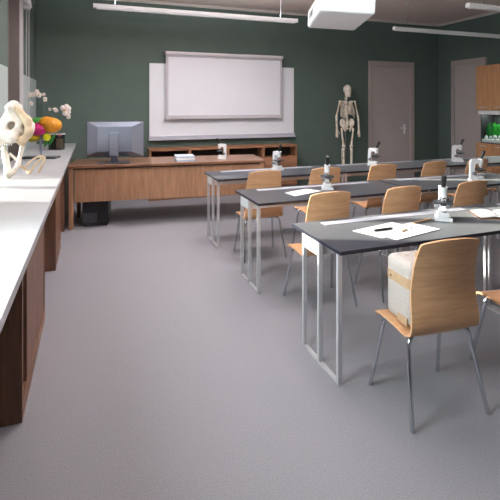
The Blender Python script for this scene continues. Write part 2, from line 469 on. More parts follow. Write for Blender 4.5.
x, y = ondesk(.50, .22)
mo = thing('computer_monitor', 'silver computer monitor seen from behind on the oak desk', 'monitor', (x, y, .80), R(-10))
w2, z0, z1 = .36, .075, .535
iw, iz0, iz1 = .215, .15, .475
# back shell: four bevels and a central panel, seen from behind
q = [(-w2, .03, z0), (w2, .03, z0), (w2, .03, z1), (-w2, .03, z1)]
p = [(-iw, -.05, iz0), (iw, -.05, iz0), (iw, -.05, iz1), (-iw, -.05, iz1)]
MB().hull8(p, q).build('back_shell', M['monitor'], mo)
MB().box(-w2-.004, w2+.004, .03, .055, z0-.004, z1+.004, .003).build('bezel', M['monitor_dark'], mo)
MB().box(-w2+.02, w2-.02, .055, .057, z0+.02, z1-.02).build('screen', M['black'], mo)
MB().box(-.062, .052, -.125, -.085, .10, .40, .006).build('neck', M['monitor'], mo)
MB().box(-.04, .04, -.085, -.045, .22, .38).build('mount', M['monitor_dark'], mo)
MB().prism([(-.05, .015), (.05, .015), (.035, .11), (-.035, .11)], 'y', -.12, -.08).build('stem', M['monitor_dark'], mo)
MB().prism([(-.2, -.17), (.2, -.17), (.17, .09), (-.17, .09)], 'z', 0, .014).build('stand_base', M['monitor_dark'], mo)

x, y = ondesk(1.41, .2)
for k, (dx, rz, nm, lb) in enumerate(((0, 0, 'paper_stack', 'stack of bluish white papers on the oak desk'),)):
    st = thing(nm, lb, 'papers', (x, y, .80), ANG+R(4))
    for j in range(3):
        MB().obox((random.uniform(-.008, .008), random.uniform(-.008, .008), .0125+.025*j), (.25, .24, .024), (0, 0, random.uniform(-.06, .06)), .002).build('sheaf', [M['paper_blue'], M['paper'], M['paper_blue']][j], st)

# ------------------------------------------------------------------ counter on the left
XE = -.24
ct = MB().box(XL+.001, XE, .2, YB-.002, .91, .95, .004)
tag(ct.build('countertop', M['counter']), 'long white countertop running under the left windows', 'countertop')
def base_cab(y0, y1, label, open_gap):
    b_ = thing('base_cabinet', label, 'cabinet', (-.32, y0, 0), 0, 'walnut cabinets under the counter')
    L_ = y1-y0
    MB().box(-.48, 0, 0, .03, 0, .908).build('end_panel', M['dark_wood'], b_)
    MB().box(-.48, 0, L_-.03, L_, 0, .908).build('end_panel', M['dark_wood'], b_)
    MB().box(-.48, 0, .03, L_-.03, 0, .085).build('plinth', M['dark_wood2'], b_)
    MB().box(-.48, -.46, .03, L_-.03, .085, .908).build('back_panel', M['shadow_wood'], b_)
    MB().box(-.46, -.02, .03, L_-.03, .84, .905).build('top_rail', M['dark_wood2'], b_)
    n = 2
    for k in range(n):
        a = .03+open_gap+(L_-.06-open_gap)*k/n; e = .03+open_gap+(L_-.06-open_gap)*(k+1)/n
        MB().box(-.025, -.004, a+.002, e-.002, .09, .838, .002).build('door', M['dark_wood'], b_)
    return b_
base_cab(2.36, 3.44, 'walnut base cabinet nearest the viewer under the white counter', .16)
base_cab(4.43, 5.13, 'shorter walnut base cabinet under the counter next to the desk', .0)
base_cab(5.75, 7.40, 'walnut base cabinet in the far corner behind the oak desk end', .0)

tb = thing('tablet', 'small grey tablet lying on the counter at the left edge', 'tablet', (-.45, 1.715, .95), R(-14))
MB().box(-.12, .12, -.09, .09, 0, .012, .004).build('body', M['monitor'], tb)
MB().box(-.105, .105, -.078, .078, .012, .0135).build('display', M['monitor_dark'], tb)

# ------------------------------------------------------------------ lab tables
def make_table():
    t = thing('lab_table', '', 'table', (0, 0, 0), 0, 'black topped laboratory tables')
    Lt, Dt = 1.595, .61
    MB().box(0, Lt, 0, Dt, .728, .75, .002).build('tabletop', M['laminate'], t)
    MB().box(.19, Lt-.17, Dt-.125, Dt-.055, .75, .753).build('inlay_strip', M['board_tray'], t)
    MB().box(.004, Lt-.004, .265, Dt-.15, .643, .728, .003).build('cable_channel', M['white_metal'], t)
    for x in (.004, Lt-.030):
        f = MB().box(x, x+.026, .03, .475, 0, .012).build('leg_frame', M['steel'], t)
        for y in (.03, .245, .445):
            MB().box(x, x+.026, y, y+.022, .012, .728, .001).build('post', M['steel'], f)
    return t
proto = make_table()
TAB = [(1.275, 2.04, 'nearest lab table, with loose white papers and pencils on it'),
       (2.885, 2.04, 'lab table in the front row cut off by the right edge'),
       (1.275, 3.275, 'lab table in the middle row with one paper by its microscope'),
       (2.885, 3.275, 'middle row lab table on the right, bearing a side-on microscope'),
       (1.275, 4.485, 'left lab table in the back row, closest to the oak desk'),
       (2.885, 4.485, 'lab table in the back row in front of the skeleton'),
       (4.495, 4.485, 'lab table in the back row nearest the oak wall cabinets')]
for i, (x, y, lb) in enumerate(TAB):
    o = proto if i == 0 else copy_tree(proto)
    o.location = (x, y, 0); o['label'] = lb

# ------------------------------------------------------------------ chairs
def make_chair():
    c = thing('chair', '', 'chair', (0, 0, 0), 0, 'plywood school chairs')
    prof = [(.170, .397), (.160, .414), (.12, .427), (.03, .427), (-.04, .420), (-.08, .414), (-.112, .417), (-.137, .436), (-.149, .47), (-.148, .53), (-.143, .61), (-.151, .71), (-.170, .81), (-.197, .903)]
    P = catmull([Vector((0, a, b_)) for a, b_ in prof], 5)
    ln = [0]
    for a, b_ in zip(P, P[1:]): ln.append(ln[-1]+(b_-a).length)
    def at(s):
        for i in range(len(P)-1):
            if ln[i+1] >= s-1e-9:
                t = (s-ln[i])/(ln[i+1]-ln[i]); return P[i].lerp(P[i+1], t)
        return P[-1]
    tot = ln[-1]
    split = next(ln[i] for i in range(len(P)) if P[i].y < -.115)
    def halfw(s):
        pts = [(0, .196), (.03, .210), (.15, .210), (.24, .207), (split, .205), (split+.12, .196), (split+.28, .188), (tot-.06, .177), (tot-.012, .173), (tot, .168)]
        for (a, wa), (b_, wb_) in zip(pts, pts[1:]):
            if s <= b_: return wa+(wb_-wa)*(s-a)/(b_-a)
        return pts[-1][1]
    def surf(s0, s1):
        def fn(u, v):
            s = s0+(s1-s0)*v; p = at(s); w = halfw(s); x = (u*2-1)
            q = Vector((x*w, p.y, p.z))
            if s > split:       # backrest bows a little round the sitter, and its top edge is arched
                k = (s-split)/(tot-split)
                q.y += .022*(x*x)*min(1, k*2)
                q.z -= .020*(abs(x)**2.5)*max(0, (k-.75)/.25)
            else:
                q.z += .008*(x*x)-.004
            return q
        return fn
    MB().grid(surf(0, split), 14, 22, .011).build('seat', M['ply'], c, True)
    MB().grid(surf(split, tot), 14, 26, .011).build('backrest', M['ply'], c, True)
    for s in (-1, 1):
        MB().tube([(s*.10, .08, .415), (s*.15, .10, .414), (s*.178, .115, .39), (s*.187, .124, .33), (s*.222, .185, 0)], .0105, 10, 5).build('leg', M['chrome'], c, True)
        MB().tube([(s*.10, -.06, .405), (s*.15, -.085, .403), (s*.178, -.098, .38), (s*.187, -.107, .32), (s*.222, -.182, 0)], .0105, 10, 5).build('leg', M['chrome'], c, True)
    u = MB()
    for y, z in ((.08, .415), (-.06, .405)): u.cyl((-.11, y, z), (.11, y, z), .0105, seg=10)
    for s in (-1, 1): u.cyl((s*.105, -.06, .405), (s*.105, .08, .415), .009, seg=8)
    u.build('underframe', M['chrome'], c, True)
    return c
ch = make_chair()
CH = [(1.66, 1.816, -4, 'plywood chair in the foreground with a canvas bag on its seat'),
      (2.375, 1.80, -5, 'plywood chair at the nearest row cut off by the right edge'),
      (1.695, 3.02, 0, 'left of three chairs behind the nearest table, backrest above its left end'),
      (2.365, 3.01, 2, 'middle of three chairs behind the nearest table, above the loose papers'),
      (3.09, 3.01, 4, 'right of three chairs behind the nearest table, right of its microscope'),
      (1.635, 4.17, -2, 'far left chair at the back row, tucked before the left table'),
      (2.32, 4.16, 0, 'back row chair right behind the middle table\'s papers and microscope'),
      (3.05, 4.16, 0, 'back row chair in front of the microscope by the closed door'),
      (3.77, 4.16, 3, 'back row chair seen against the dark corner of the room'),
      (4.43, 4.16, 4, 'back row chair partly hidden by the side-on microscope'),
      (5.26, 4.22, 0, 'chair at the far right of the back row, mostly out of view')]
for i, (x, y, a, lb) in enumerate(CH):
    o = ch if i == 0 else copy_tree(ch)
    o.location = (x, y, 0); o.rotation_euler.z = R(a); o['label'] = lb

# bag on the foreground chair
bag = thing('canvas_bag', 'white speckled canvas bag with tan bands on the foreground chair', 'bag', (1.657, 1.822, .433), R(-4))
def bagf(P):
    q = np.abs(P-np.array((0, 0.0, .165)))-np.array((.135, .068, .125)); 
    return np.sqrt((np.maximum(q, 0)**2).sum(-1))+np.minimum(q.max(-1), 0)-.038
me = sdf_mesh(bagf, (-.2, -.14, -.02), (.2, .14, .36), .012)
link('body', me, M['canvas'], bag)
def ringband(z0, z1, g):
    w, dd = .173+g, .106+g
    pts = []
    for a in np.linspace(0, 2*PI, 40, endpoint=False):
        cx, cy = math.cos(a), math.sin(a)
        r = .04
        px = (w-r)*(1 if cx > 0 else -1)+r*cx; py = (dd-r)*(1 if cy > 0 else -1)+r*cy
        pts.append((px, py))
    return MB().prism(pts, 'z', z0, z1)
ringband(.20, .25, .002).build('band', M['canvas_tan'], bag)
MB().box(-.176, -.172, -.085, -.005, .012, .052, .001).build('patch', M['canvas_tan'], bag)
MB().cyl((-.179, .05, .222), (-.174, .05, .222), .005).build('rivet', M['book_brown'], bag)
MB().tube([(-.06, .0, .325), (-.05, .0, .345), (0, 0, .352), (.05, 0, .345), (.06, 0, .325)], .008, 8, 4).build('handle', M['canvas_tan'], bag, True)

# ------------------------------------------------------------------ microscopes
def make_scope():
    s = thing('microscope', '', 'microscope', (0, 0, 0), 0, 'white student microscopes')
    b_ = MB().prism([(-.046, -.075), (.046, -.075), (.056, .058), (-.056, .058)], 'z', 0, .022)
    b_.box(-.040, .040, -.03, .054, .022, .058, .008)
    b_.build('base', M['white_metal'], s)
    MB().prism([(-.075, .02), (-.03, .02), (-.034, .15), (-.025, .185), (.03, .19), (.035, .225), (-.01, .235), (-.06, .23), (-.072, .2)], 'x', -.022, .022).build('arm', M['white_metal'], s)
    MB().cyl((0, .035, .165), (0, .035, .20), .024).cyl((0, .03, .19), (0, .042, .235), .026).build('head', M['white_metal'], s, True)
    e = MB().cyl((0, .03, .225), (0, .055, .275), .014).cyl((0, .055, .275), (0, .078, .32), .0165).build('eyepiece', M['black'], s, True)
    MB().box(-.062, .062, -.022, .068, .118, .130, .002).cyl((0, .035, .105), (0, .035, .12), .02).build('stage', M['dark_grey'], s)
    MB().cyl((0, .035, .165), (0, .035, .152), .02).cyl((0, .035, .152), (0, .035, .134), .009).cyl((.014, .035, .158), (.03, .03, .14), .008).build('objective_turret', M['chrome'], s, True)
    for sx in (-1, 1):
        MB().cyl((sx*.02, -.045, .085), (sx*.05, -.045, .085), .017).build('focus_knob', M['plastic_grey'], s, True)
    MB().cyl((0, .035, .058), (0, .035, .068), .018).build('lamp', M['chrome'], s, True)
    return s
ms = make_scope()
MS = [(2.315, 2.375, .75, -218, 'white microscope on the nearest lab table by the papers'),
      (2.12, 3.63, .75, -206, 'white microscope on the middle row table beside a paper'),
      (3.835, 3.46, .75, -112, 'white microscope seen side-on at the right of the middle row'),
      (2.16, 4.90, .75, -170, 'white microscope on the back row\'s left table near the bookcase'),
      (3.54, 4.84, .75, -145, 'white microscope on the back row in front of the closed door'),
      (4.91, 4.76, .75, -112, 'white microscope seen side-on before the right wall door'),
      (1.72, 5.84, .80, 60, 'small white microscope standing on the oak teacher desk')]
for i, (x, y, z, a, lb) in enumerate(MS):
    o = ms if i == 0 else copy_tree(ms)
    o.location = (x, y, z+(.0005 if i < 6 else 0)); o.rotation_euler.z = R(a); o['label'] = lb
    if i == 6: o.scale = (.9, .9, .9)

# ------------------------------------------------------------------ papers and pencils
def sheet(corners, z, label, mat='paper', name='paper_sheet', group=None):
    cx = sum(p[0] for p in corners)/4; cy = sum(p[1] for p in corners)/4
    o = MB().prism([(p[0]-cx, p[1]-cy) for p in corners], 'z', 0, .0012).build(name, M[mat])
    o.location = (cx, cy, z)
    return tag(o, label, 'paper', group)
sheet([(1.56, 2.355), (1.645, 2.165), (2.0, 2.245), (1.93, 2.435)], .7505, 'white paper with the black pen on it, on the nearest table', group='papers on the lab tables')
sheet([(1.70, 2.10), (2.115, 2.19), (2.035, 2.375), (1.64, 2.30)], .7522, 'white paper nearest the chair, overlapping another on the nearest table', group='papers on the lab tables')
sheet([(1.66, 3.60), (1.68, 3.43), (2.02, 3.56), (1.93, 3.70)], .7505, 'white paper left of the microscope on the middle row table', group='papers on the lab tables')
def rod(name, p, a, ln_, r, mat, label, tip=None):
    o = thing(name, label, name, (p[0], p[1], p[2]), a)
    MB().cyl((-ln_/2, 0, r), (ln_/2, 0, r), r, seg=8).build('barrel', M[mat], o, True)
    if tip: MB().cyl((ln_/2, 0, r), (ln_/2+.02, 0, r), r, r*.2, 8).build('tip', M[tip], o, True)
    return o
rod('pen', (1.74, 2.285, .7536), R(2), .13, .008, 'black', 'black marker pen lying across the papers on the nearest table', 'plastic_grey')
rod('pencil', (2.13, 2.375, .7505), R(14), .20, .0055, 'pencil', 'long tan pencil between the papers and the microscope', 'black')
tag(MB().box(-.035, .035, -.015, .015, 0, .012, .003).build('eraser', M['eraser'], loc=(1.855, 2.235, .7536), rotz=R(20)), 'tan eraser lying on the papers beside the black pen', 'eraser')
o = thing('glue_cap', 'small white bottle cap standing on the papers near the pencil', 'cap', (1.93, 2.265, .7536))
MB().cyl((0, 0, 0), (0, 0, .016), .016).build('rim', M['white_metal'], o, True)
MB().cyl((0, 0, .016), (0, 0, .024), .011).build('knob', M['white_metal'], o, True)
bk = thing('open_book', 'open book with white pages at the right end of the nearest table', 'book', (2.765, 2.315, .7505), R(-28))
MB().box(-.16, .16, -.11, .11, 0, .004).build('cover', M['book_brown'], bk)
for s in (-1, 1):
    MB().grid(lambda u, v, s=s: (s*(.004+.148*u), -.104+.208*v, .010+.012*math.sin(PI*min(1, u*1.15))*(1-u*.6)), 10, 2, .006).build('pages', M['paper'], bk, True)

# ------------------------------------------------------------------ skeleton
sk = thing('skeleton_model', 'full human skeleton model standing by the closed back door', 'skeleton', (4.655, 7.2, 0), -.15)
def hh(P):   # skull
    a = ell(P, (0, .01, 1.865), (.072, .09, .092)); a = smin(a, ell(P, (0, -.045, 1.80), (.052, .05, .075)), .03)
    for s in (-1, 1):
        a = np.maximum(a, -ell(P, (s*.03, -.095, 1.84), (.02, .04, .018)))
    a = np.maximum(a, -ell(P, (0, -.1, 1.805), (.011, .03, .018)))
    return a
link('skull', sdf_mesh(hh, (-.11, -.13, 1.70), (.11, .13, 1.98), .009), M['bone_model'], sk)
jw = MB().tube([(-.05, -.01, 1.79), (-.046, -.03, 1.745), (-.02, -.085, 1.728), (.02, -.085, 1.728), (.046, -.03, 1.745), (.05, -.01, 1.79)], .011, 8, 4)
jw.build('jaw', M['bone_model'], sk, True)
sp = MB()
zz = 1.74
for k in range(24):
    y = .03+.035*math.sin((1.74-zz)/.62*2*PI*.9)
    sp.cyl((0, y, zz-.013), (0, y, zz+.008), .016+.0004*k, seg=10)
    sp.obox((0, y+.025, zz-.004), (.06, .03, .008), (0, 0, 0))
    zz -= .0255
sp.build('spine', M['bone_model'], sk, True)
for k in range(10):
    z = 1.60-.026*k; w = .085+.055*math.sin(PI*min(1, (k+1.2)/9)*.62); dp = .075+.035*math.sin(PI*(k+1)/14)
    for s in (-1, 1):
        last = .012 if k < 7 else s*w*(.35+.2*(k-7))*s
        MB().tube([(s*.02, .055, z+.015), (s*w*.7, .06, z+.012), (s*w, .0, z-.015), (s*w*.75, -dp*.85, z-.045), (s*last, -dp, z-.045 if k < 7 else z-.06)], .0058, 6, 4).build('rib', M['bone_model'], sk, True)
MB().prism([(-.022, 1.575), (.022, 1.575), (.014, 1.44), (0, 1.38), (-.014, 1.44)], 'y', -.112, -.098).build('sternum', M['bone_model'], sk)
for s in (-1, 1):
    MB().tube([(s*.015, -.09, 1.60), (s*.07, -.08, 1.625), (s*.15, -.01, 1.64)], .007, 8, 4).build('collarbone', M['bone_model'], sk, True)
    MB().grid(lambda u, v, s=s: (s*(.075+.075*u*(1-.75*v)), .085-.02*u, 1.645-.15*v), 6, 6, .008).build('shoulder_blade', M['bone_model'], sk, True)
    ax = .158
    MB().ball((s*ax, 0, 1.63), .023).tube([(s*ax, 0, 1.63), (s*(ax+.03), .005, 1.5), (s*(ax+.06), .01, 1.36)], [.016, .011, .018], 8).build('upper_arm', M['bone_model'], sk, True)
    MB().tube([(s*(ax+.055), .01, 1.36), (s*(ax+.06), -.01, 1.22), (s*(ax+.062), -.02, 1.10)], [.013, .008, .011], 8).tube([(s*(ax+.075), .01, 1.36), (s*(ax+.08), -.01, 1.22), (s*(ax+.075), -.02, 1.10)], [.012, .008, .012], 8).build('forearm', M['bone_model'], sk, True)
    h = MB().ball((s*(ax+.07), -.022, 1.085), (.024, .014, .02))
    for j in range(4):
        xx = ax+.052+.013*j
        h.tube([(s*(ax+.062+.006*j), -.022, 1.075), (s*xx, -.028, 1.01), (s*xx, -.035, .965), (s*xx, -.03, .93+.01*abs(j-1.5))], [.006, .005, .005, .004], 6)
    h.tube([(s*(ax+.055), -.03, 1.07), (s*(ax+.03), -.055, 1.03), (s*(ax+.027), -.06, .995)], [.006, .006, .004], 6)
    h.build('hand', M['bone_model'], sk, True)
    MB().ball((s*.088, 0, 1.125), .025).tube([(s*.088, 0, 1.125), (s*.118, 0, 1.10), (s*.112, 0, 1.0), (s*.08, 0, .77)], [.017, .022, .0145, .022], 8).ball((s*.065, 0, .765), (.024, .026, .022)).ball((s*.095, 0, .765), (.022, .026, .022)).build('thigh_bone', M['bone_model'], sk, True)
    MB().ball((s*.08, -.038, .77), (.02, .012, .022)).build('kneecap', M['bone_model'], sk, True)
    MB().tube([(s*.078, 0, .735), (s*.078, 0, .66), (s*.075, 0, .37)], [.028, .015, .017], 8).tube([(s*.105, .01, .72), (s*.108, .01, .55), (s*.098, .01, .36)], [.011, .007, .011], 8).build('shin_bone', M['bone_model'], sk, True)
    f = MB().ball((s*.08, .03, .335), (.028, .05, .03))
    for j in range(5): f.tube([(s*(.07+.008*j), 0, .345), (s*(.055+.016*j), -.08, .325), (s*(.05+.019*j), -.15+.01*j, .312)], [.01, .007, .006], 6)
    f.build('foot', M['bone_model'], sk, True)
def pel(P):
    a = None
    for s in (-1, 1):
        w_ = ell(P, (s*.095, .015, 1.215), (.055, .05, .085))
        w_ = np.maximum(w_, -ell(P, (s*.07, -.045, 1.23), (.055, .055, .075)))
        w_ = smin(w_, cap(P, (s*.085, 0, 1.14), (s*.02, -.05, 1.105), .018), .02)
        w_ = smin(w_, cap(P, (s*.085, 0, 1.13), (s*.055, .0, 1.06), .016, .014), .02)
        w_ = smin(w_, cap(P, (s*.02, -.05, 1.105), (s*.055, 0, 1.06), .011), .01)
        a = w_ if a is None else np.minimum(a, w_)
    a = smin(a, ell(P, (0, .055, 1.17), (.045, .022, .075)), .015)
    return a
link('pelvis', sdf_mesh(pel, (-.18, -.1, 1.02), (.18, .11, 1.33), .009), M['bone_model'], sk)
st = MB().cyl((0, .10, .05), (0, .10, 1.15), .012).tube([(0, .10, 1.15), (0, .08, 1.17)], .012)
st.build('stand_pole', M['chrome'], sk, True)
bs = MB()
for k in range(5):
    a = 2*PI*k/5; e = (.24*math.cos(a), -.02+.24*math.sin(a))
    bs.tube([(0, .10-.12, .07), (e[0], e[1], .055)], .014)
bs.cyl((0, -.02, .04), (0, -.02, .09), .03).tube([(0, -.02, .07), (0, .10, .07)], .014)
bs.build('stand_base', M['dark_grey'], sk, True)
for k in range(5):
    a = 2*PI*k/5; e = (.24*math.cos(a), -.02+.24*math.sin(a))
    MB().cyl((e[0]-.012, e[1], .025), (e[0]+.012, e[1], .025), .025).build('caster', M['black'], sk, True)

# ------------------------------------------------------------------ big animal skull
bs_ = thing('animal_skull', 'large white animal skull with open jaws on the counter', 'skull', (-.615, 4.13, .95), -YAW); bs_.scale = (.92, 1, 1)
def craniumf(P):
    a = cap(P, (-.022, .02, .600), (-.010, .03, .425), .042, .160)
    a = smin(a, cap(P, (-.025, -.05, .585), (-.02, .10, .585), .032, .03), .05)
    a = smin(a, cap(P, (-.03, -.13, .35), (.05, -.13, .33), .045), .05)
    a = np.maximum(a, -ell(P, (-.01, .04, .40), (.118, .128, .14)))
    a = np.maximum(a, P[..., 2]*-1+.285+.012*np.sin(P[..., 0]*130))
    a = np.maximum(a, -(cap(P, (.012, -.3, .432), (.045, .35, .432), .036)))
    a = np.maximum(a, -ell(P, (.118, -.13, .43), (.022, .14, .05)))
    a = np.maximum(a, -ell(P, (-.12, -.13, .44), (.03, .12, .05)))
    return a
def cheekf(P):
    a = cap(P, (.035, -.02, .575), (.135, -.035, .47), .028, .034)
    a = smin(a, cap(P, (.135, -.035, .47), (.160, -.06, .38), .034, .026), .03)
    a = smin(a, cap(P, (.160, -.06, .38), (.115, -.085, .30), .026, .03), .03)
    a = smin(a, cap(P, (.115, -.085, .30), (.065, -.10, .34), .03, .02), .03)
    return a
link('temple', sdf_mesh(cheekf, (-.02, -.16, .24), (.22, .06, .64), .009), M['bone_tan'], bs_)
link('cranium', sdf_mesh(craniumf, (-.22, -.22, .24), (.23, .24, .68), .010), M['bone'], bs_)
def jawf(P):
    a = cap(P, (-.12, .02, .235), (-.075, -.02, .17), .02, .026)
    a = smin(a, cap(P, (-.075, -.02, .17), (.0, -.1, .034), .026, .03), .02)
    a = smin(a, cap(P, (.0, -.1, .034), (.035, -.09, .05), .03, .022), .02)
    a = smin(a, cap(P, (.035, -.09, .05), (.065, -.06, .11), .018), .02)
    a = smin(a, cap(P, (.065, -.06, .11), (.082, .0, .30), .016, .022), .02)
    a = smin(a, cap(P, (-.075, .05, .185), (.055, -.02, .115), .012), .015)
    return a
link('jaw', sdf_mesh(jawf, (-.18, -.16, -.005), (.14, .1, .34), .009), M['bone'], bs_)
MB().tube([(.06, -.05, .10), (.12, -.02, .055), (.15, -.04, .03), (.20, -.02, .10), (.265, 0, .165), (.27, -.01, .12), (.235, -.04, .035)], .011, 8, 5).tube([(.14, -.03, .11), (.19, .0, .155), (.25, .02, .17)], .009, 8, 4).tube([(.10, -.03, .06), (.14, -.03, .11)], .009, 8).build('cheek_bone', M['bone_tan'], bs_, True)
for k in range(8):
    x_ = -.09+.02*k
    MB().tube([(x_, -.135+.12*(x_-.0)**2*10, .31), (x_, -.14+.12*x_**2*10, .272)], [.009, .004], 6).build('tooth', M['bone'], bs_, True)

# ------------------------------------------------------------------ brain model on its stand
br = thing('brain_model', 'colourful brain model on a grey stand on the counter', 'model', (-.545, 5.42, .95), -YAW)
MB().box(-.195, .195, -.07, .07, 0, .022, .004).build('base_plate', M['dark_grey'], br)
MB().cyl((0, 0, .022), (0, 0, .26), .013).prism([(-.02, .2), (.05, .2), (.035, .3), (-.03, .3)], 'y', -.015, .015).build('stem', M['monitor'], br, True)
def lobe(name, fn, lo, hi, mat): return link(name, sdf_mesh(fn, lo, hi, .010), M[mat], br)
def wr(P): return .004*np.sin(P[..., 0]*150+2*np.sin(P[..., 2]*90))*np.sin(P[..., 2]*140)
lobe('frontal_lobe', lambda P: np.maximum(smin(ell(P, (.125, 0, .375), (.105, .11, .085)), ell(P, (.06, 0, .41), (.07, .1, .065)), .04), -ell(P, (-.01, -.13, .33), (.09, .1, .085)))+wr(P), (-.04, -.13, .26), (.25, .13, .50), 'lobe_orange')
lobe('temporal_lobe', lambda P: ell(P, (-.005, -.07, .335), (.10, .075, .072))+wr(P), (-.13, -.16, .24), (.12, .05, .43), 'lobe_magenta')
lobe('parietal_lobe', lambda P: ell(P, (-.04, .01, .40), (.085, .10, .065))+wr(P), (-.15, -.12, .31), (.07, .13, .49), 'lobe_green')
lobe('occipital_lobe', lambda P: ell(P, (-.085, .01, .335), (.048, .08, .065))+wr(P), (-.15, -.1, .24), (-.02, .11, .42), 'lobe_teal')
lobe('cerebellum', lambda P: ell(P, (-.065, -.04, .245), (.072, .08, .055))+wr(P), (-.16, -.14, .17), (.03, .09, .32), 'lobe_olive')
lobe('brain_stem', lambda P: ell(P, (.078, -.02, .245), (.04, .045, .045))+wr(P), (.02, -.08, .18), (.14, .05, .31), 'lobe_yellow')

# ------------------------------------------------------------------ vase with blossom twigs
va = thing('vase', 'smoked glass vase with tan bands behind the brain model', 'vase', (-.45, 6.40, .95), -YAW); va.scale = (.86, .86, 1)
MB().box(-.10, .10, -.07, .07, 0, .012).box(-.10, -.092, -.07, .07, .012, .225).box(.092, .10, -.07, .07, .012, .225).box(-.092, .092, -.07, -.062, .012, .225).box(-.092, .092, .062, .07, .012, .225).build('glass', M['vase_glass'], va)
MB().box(-.102, .102, -.072, -.07, .205, .225).box(-.102, .102, .07, .072, .205, .225).box(-.104, -.102, -.072, .072, .205, .225).box(.102, .104, -.072, .072, .205, .225).build('rim', M['frame_metal'], va)
MB().box(-.085, .005, -.05, .055, .013, .16, .01).build('filling', M['black'], va)
MB().box(.012, .085, -.056, .05, .013, .15, .01).build('insert', M['canvas_tan'], va)
fl = thing('blossom_spray', 'white blossom twigs with green leaf rising from the dark vase', 'flowers', (-.45, 6.40, .9635+.16), -YAW)
z_ = -.1635
MB().tube([(-.09, .0, .165+z_+.01), (-.16, 0, .35+z_), (-.185, 0, .5+z_), (-.18, 0, .74+z_)], .004, 6, 5).tube([(-.18, 0, .72+z_), (-.26, -.01, .76+z_), (-.36, -.01, .74+z_)], .003, 6, 4).tube([(-.17, 0, .42+z_), (-.08, 0, .53+z_), (.02, 0, .54+z_), (.15, 0, .53+z_)], .0035, 6, 5).build('stem', M['stem'], fl, True)
MB().grid(lambda u, v: (-.06-.035*v*2+.055*(u-.5)*math.sin(PI*(.12+.86*v)), -.09+.02*math.sin(v*3), .20+z_-.17*v+.12*max(0, .0)), 6, 10, .005).build('leaf', M['green_leaf'], fl, True)
MB().grid(lambda u, v: (-.05+.08*v+.05*(u-.5)*math.sin(PI*(.1+.88*v)), -.10-.01*math.sin(v*3), .06+z_+.16*v), 6, 10, .005).build('leaf', M['green_leaf'], fl, True)
def blossom(x, z, r, seed):
    rn = random.Random(seed)
    b_ = MB()
    for k in range(5):
        a = 2*PI*k/5+rn.random()
        b_.ball((x+r*.6*math.cos(a), -.012+rn.uniform(-.01, .01), z+z_+r*.6*math.sin(a)), (r*.55, r*.28, r*.55), 10)
    o = b_.build('blossom', M['petal'], fl, True)
    MB().ball((x, -.012-r*.32, z+z_), r*.3, 10).build('blossom_centre', M['petal_c'], o, True)
for k, (x, z, r) in enumerate([(-.365, .735, .034), (-.31, .735, .03), (-.27, .77, .036), (-.235, .735, .036), (-.34, .615, .03), (-.172, .74, .022), (-.155, .675, .03), (-.085, .54, .02), (-.02, .535, .028), (.125, .53, .072), (.165, .44, .03), (.0, .52, .024)]):
    blossom(x, z, r, k)
MB().ball((.075, -.09, .19+z_), .014).build('bud', M['blossom_red'], fl, True)

# ------------------------------------------------------------------ cabinets and aquarium on the right wall
XF = 6.78
Y1, Y0 = 6.142, 5.107
wc = thing('wall_cabinet', 'oak wall cabinet hanging above the aquarium', 'cabinet', (XF, Y1, 1.467))
MB().box(.02, XR-XF-.001, Y0-Y1, 0, 0, .825).build('carcass', M['cab_wood'], wc)
for k in range(3):
    d = MB().box(0, .02, -.345*(k+1)+.002, -.345*k-.002, 0, .825, .002).build('door', M['cab_wood'], wc)
    MB().box(-.022, -.012, -.345*k-.24, -.345*k-.08, .045, .058).box(-.014, 0, -.345*k-.235, -.345*k-.225, .047, .056).box(-.014, 0, -.345*k-.095, -.345*k-.085, .047, .056).build('handle', M['steel'], d)
lc = thing('base_cabinet', 'oak base cabinet carrying the aquarium by the right door', 'cabinet', (XF, Y1, 0))
MB().box(.02, XR-XF-.001, Y0-Y1, 0, .08, .856).box(.05, XR-XF-.001, Y0-Y1+.02, -.02, 0, .08).build('carcass', M['cab_wood'], lc)
for k in range(3):
    d = MB().box(0, .02, -.345*(k+1)+.002, -.345*k-.002, .085, .852, .002).build('door', M['cab_wood'], lc)
    MB().box(-.022, -.012, -.345*k-.24, -.345*k-.08, .80, .813).box(-.014, 0, -.345*k-.235, -.345*k-.225, .802, .811).box(-.014, 0, -.345*k-.095, -.345*k-.085, .802, .811).build('handle', M['steel'], d)
aq = thing('aquarium', 'planted aquarium with white hood between the oak cabinets', 'aquarium', (XF+.01, 6.04, .856))
AL, AD, AH = .90, .33, .53
MB().box(0, AD, -AL, 0, 0, .02).build('tray', M['dark_grey'], aq)
g = MB().box(0, .006, -AL, 0, .02, AH).box(AD-.006, AD, -AL, 0, .02, AH).box(.006, AD-.006, -.006, 0, .02, AH).box(.006, AD-.006, -AL, -AL+.006, .02, AH)
g.build('glass', M['tank_glass'], aq)
MB().box(AD-.012, AD-.007, -AL+.01, -.01, .025, AH-.005).build('background', M['tank_back'], aq)
MB().box(-.003, .012, -.010, .003, .02, AH).box(AD-.012, AD, -.010, .003, .02, AH).box(-.003, AD, -.010, .003, .02, .035).box(.012, AD-.012, -.0095, -.0065, .035, AH-.002).build('edge_trim', M['black'], aq)
MB().box(-.012, AD, -AL-.02, .05, AH, AH+.072, .006).build('hood', M['white_metal'], aq)
MB().box(.01, AD-.015, -AL+.01, -.01, .021, .075).build('gravel', M['gravel'], aq)
